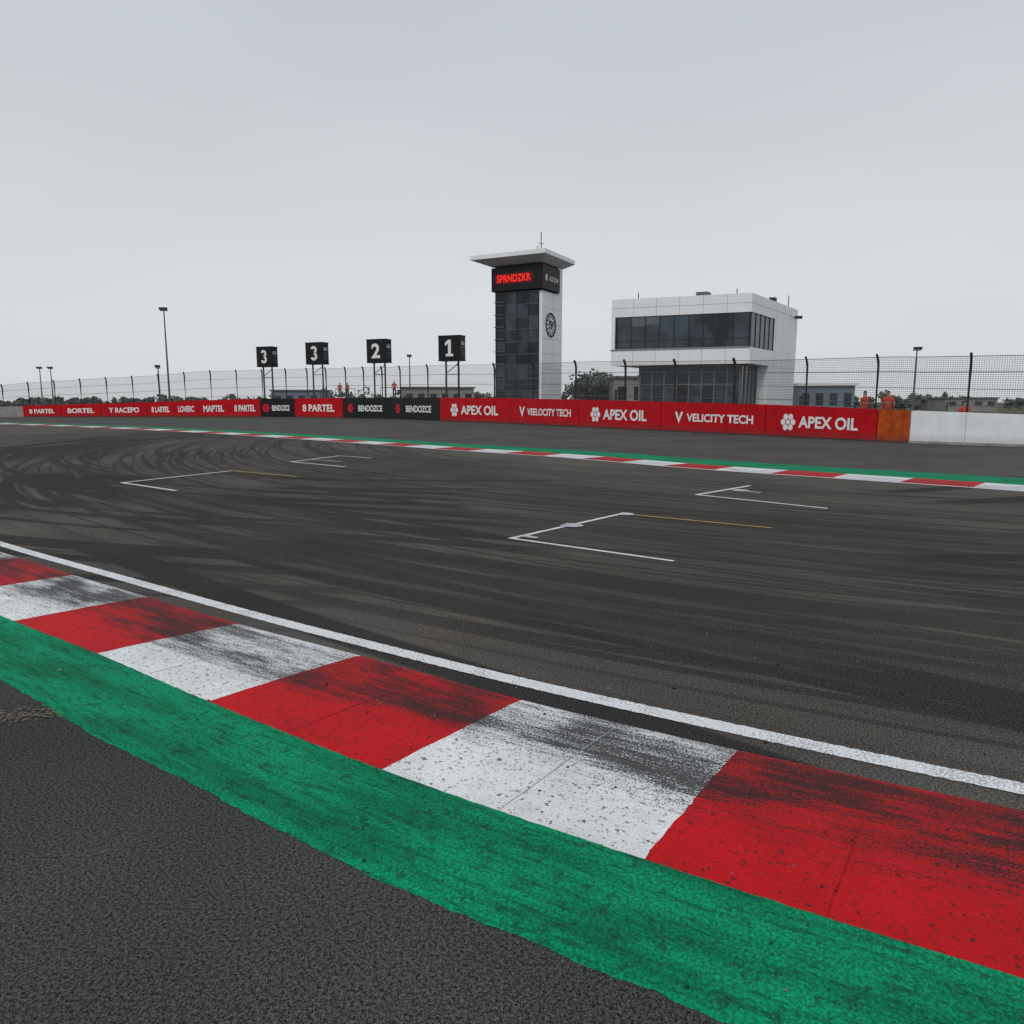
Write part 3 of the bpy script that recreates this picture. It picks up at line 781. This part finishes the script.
board("number_board",-5.65,71,7.78,2.2,"1",2.3,1.1)
board("number_board.001",-14.35,81.5,8.3,2.35,"2",2.4,1.2)
board("number_board.002",-23.5,91,8.70,2.45,"3",2.5,1.2)
board("number_board.003",-29.55,91,8.2,2.25,"3",2.3,1.1)

# ---------------------------------------------------------------- light poles
def pole(name,x,y,z,hw=1.6):
    g=group(name,(x,y,0))
    tubes("mast",[([(0,0,0),(0,0,z*.5),(0,0,z)],[.18,.14,.09])],M_galv,g)
    boxes("head_frame",[(-hw/2,hw/2,-.1,.1,z-.1,z+.05)],M_galv,g)
    boxes("floodlights",[(-hw/2,-hw/2+hw*.3,-.45,.05,z+.07,z+.42),(-hw*.15,hw*.15,-.45,.05,z+.07,z+.42),(hw/2-hw*.3,hw/2,-.45,.05,z+.07,z+.42)],M_dark,g,.03)
pole("light_pole",-54.9,120,16.0,1.2); pole("light_pole.001",59,110,9.2,1.1); pole("light_pole.002",-20.4,150,10.6,.9)
pole("light_pole.003",-113,180,9.6,1.2); pole("light_pole.004",-110.4,180,9.6,1.2); pole("light_pole.005",-55.5,118,7.0,.7)

# ---------------------------------------------------------------- distant tree row
def leafmat(name,a,b2):
    m,nt,b=newmat(name,.95,.05)
    pos=nt.node('ShaderNodeNewGeometry').outputs['Position']
    nt.set(b.inputs['Base Color'],nt.mix(nt.mr(nt.noise(pos,.5,3,.7),.4,.6),a,b2)); return m
M_leaf=leafmat("foliage",(.080,.092,.078),(.12,.13,.115)); M_bark=simple("bark",(.09,.075,.06),.9)  # leaf tones paled and greyed: distance haze is put into the colour
def treerow(name,segs,seed):
    random.seed(seed); V=[];F=[]; P=[]
    for (xa,ya,xb,yb,hmin,hmax,cnt) in segs:
        for c in range(cnt):
            t=random.random(); x=xa+(xb-xa)*t+random.uniform(-3,3); y=ya+(yb-ya)*t+random.uniform(-8,8)
            hh=random.uniform(hmin,hmax)*(1 if random.random()<.85 else 1.25); rr=hh*random.uniform(.3,.55)
            P.append(([(x,y,0),(x+random.uniform(-.2,.2),y,hh*.8)],[.15,.04]))
            lobes=[(x+random.uniform(-rr,rr)*.8,y+random.uniform(-rr,rr)*.5,hh*random.uniform(.3,.85),rr*random.uniform(.35,.65)) for _ in range(6)]
            for lx,ly,lz,lr in lobes:
                for _ in range(26):
                    v=Vector((random.gauss(0,1),random.gauss(0,1),random.gauss(0,1))).normalized()*lr*random.uniform(.5,1.1)
                    cpt=Vector((lx,ly,max(.15,lz+v.z*.8)))+Vector((v.x,v.y,0)); s2=random.uniform(.18,.42)
                    a=Vector((random.uniform(-1,1),random.uniform(-1,1),random.uniform(-1,1))).normalized()*s2
                    b2=a.orthogonal().normalized()*s2*random.uniform(.5,1)
                    b0=len(V); V+=[cpt-a,cpt-b2,cpt+a,cpt+b2]; F.append((b0,b0+1,b0+2,b0+3))
    g=group(name); mesh_obj("foliage",V,F,M_leaf,g); tubes("trunks",P,M_bark,g,5)
treerow("distant_tree_row",[(-165,210,-60,190,2.2,3.3,110),(-60,180,10,170,2.4,4.2,95),(8,100,16,112,4,6.4,14),(40,130,150,180,2.2,3.4,120),(-120,135,-50,127,1.4,2.1,45)],3)

def lowb(name,x,y,w_,d_,h_,wall,roofm,nwin):
    g=group(name,(x,y,0),math.radians(random.uniform(-12,12)))
    boxes("walls",[(-w_/2,w_/2,-d_/2,d_/2,0,h_)],wall,g)
    boxes("roof",[(-w_/2-.25,w_/2+.25,-d_/2-.25,d_/2+.25,h_+.003,h_+.25)],roofm,g)
    boxes("windows",[(-w_/2+w_*(k+.25)/nwin,-w_/2+w_*(k+.8)/nwin,-d_/2-.03,-d_/2+.01,h_*.42,h_*.78) for k in range(nwin)],M_glass2,g)
    boxes("door",[(-w_/2+.1,-w_/2+w_*.16/nwin+.1,-d_/2-.04,-d_/2+.01,.05,h_*.7)],M_frame,g)
M_blue=simple("blue_panel",(.16,.20,.25),.6)
lowb("service_building",31.5,76,5.2,4,3.3,M_blue,M_clad,4)
lowb("service_building.001",-13,130,12,6,4.0,M_conc,M_galv,6)
lowb("service_building.002",-38,135,9,5,3.6,M_blue,M_galv,4)
lowb("service_building.003",14.6,95,4.0,5,4.6,M_conc,M_galv,2)
lowb("service_building.004",84,140,10,6,2.3,M_conc,M_galv,4)

# ---------------------------------------------------------------- marshals
def personmat():
    m,nt,b=newmat("marshal_clothes",.8,.2)
    oc=nt.node('ShaderNodeTexCoord').outputs['Object']; z=nt.sep(oc)[2]
    r_=nt.node('ShaderNodeValToRGB',{0:nt.math('DIVIDE',z,1.8)}); r_.color_ramp.interpolation='CONSTANT'
    e_=r_.color_ramp.elements; e_[0].color=(.02,.02,.025,1); e_[1].position=.52; e_[1].color=(.55,.05,.02,1)
    a=e_.new(.05); a.color=(.04,.045,.06,1)
    a=e_.new(.66); a.color=(.5,.5,.48,1); a=e_.new(.685); a.color=(.55,.05,.02,1); a=e_.new(.835); a.color=(.45,.26,.19,1); a=e_.new(.93); a.color=(.02,.02,.02,1)
    nt.set(b.inputs['Base Color'],r_.outputs[0]); return m
M_person=personmat()
def person(name,loc,rz,arm=.25):
    me=bpy.data.meshes.new(name)
    P=[(0,0,.95,.15,.11),(0,0,1.15,.15,.105),(0,0,1.38,.19,.12),(0,0,1.50,.065,.065),(0,-.01,1.58,.075,.085),(0,-.01,1.68,.095,.105),(0,0,1.78,.05,.06),
       (.10,0,.88,.10,.10),(.12,-.02,.48,.065,.07),(.13,.02,.08,.045,.05),(.14,-.14,.035,.04,.035),
       (-.10,0,.88,.10,.10),(-.12,.02,.48,.065,.07),(-.13,.03,.08,.045,.05),(-.14,-.13,.035,.04,.035),
       (.21,0,1.42,.06,.06),(.27,-.02,1.14,.045,.045),(.24,-.2-arm*.3,.98+arm*.3,.032,.032),(.22,-.28-arm*.3,.98+arm*.35,.035,.02),
       (-.21,0,1.42,.06,.06),(-.27,.0,1.14,.045,.045),(-.26,-.1,.90,.032,.032),(-.26,-.12,.81,.03,.02)]
    E=[(0,1),(1,2),(2,3),(3,4),(4,5),(5,6),(0,7),(7,8),(8,9),(9,10),(0,11),(11,12),(12,13),(13,14),(2,15),(15,16),(16,17),(17,18),(2,19),(19,20),(20,21),(21,22)]
    me.from_pydata([p[:3] for p in P],E,[]); me.materials.append(M_person)
    o=bpy.data.objects.new(name,me); col.objects.link(o); o.location=loc; o.rotation_euler=(0,0,rz)
    sk=o.modifiers.new("skin",'SKIN'); sk.use_smooth_shade=True
    for sv,p in zip(me.skin_vertices[0].data,P): sv.radius=(p[3],p[4])
    me.skin_vertices[0].data[0].use_root=True
    ss_=o.modifiers.new("sub",'SUBSURF'); ss_.levels=1; ss_.render_levels=1
    return o
def platform(name,x,y,z,wd=2.4):
    g=group(name,(x,y,0))
    boxes("deck",[(-wd/2,wd/2,-.6,.6,z-.1,z)],M_galv,g)
    L=[([(sx_*(wd/2-.06),sy_*.54,0),(sx_*(wd/2-.06),sy_*.54,z-.1)],.05) for sx_ in(-1,1) for sy_ in(-1,1)]
    L+=[([(sx_*(wd/2-.06),.54,z),(sx_*(wd/2-.06),.54,z+1.05)],.03) for sx_ in(-1,1)]
    L+=[([(-wd/2+.06,.54,z+1.05),(wd/2-.06,.54,z+1.05)],.03)]
    tubes("frame",L,M_dark,g)
platform("marshal_platform",-13.2,81,2.2); person("marshal",(-12.7,80.9,2.2),.4)
platform("marshal_platform.001",-19.8,88.5,2.2); person("marshal.001",(-19.4,88.4,2.2),-.5,.6); person("marshal.002",(-20.3,88.4,2.2),.2)
platform("marshal_platform.002",17.0,35.0,.45); person("marshal.003",(17.45,34.7,.45),-.4); person("marshal.004",(16.45,34.9,.45),.5,.7)
person("marshal.005",(20.6,34.0,0),.2)
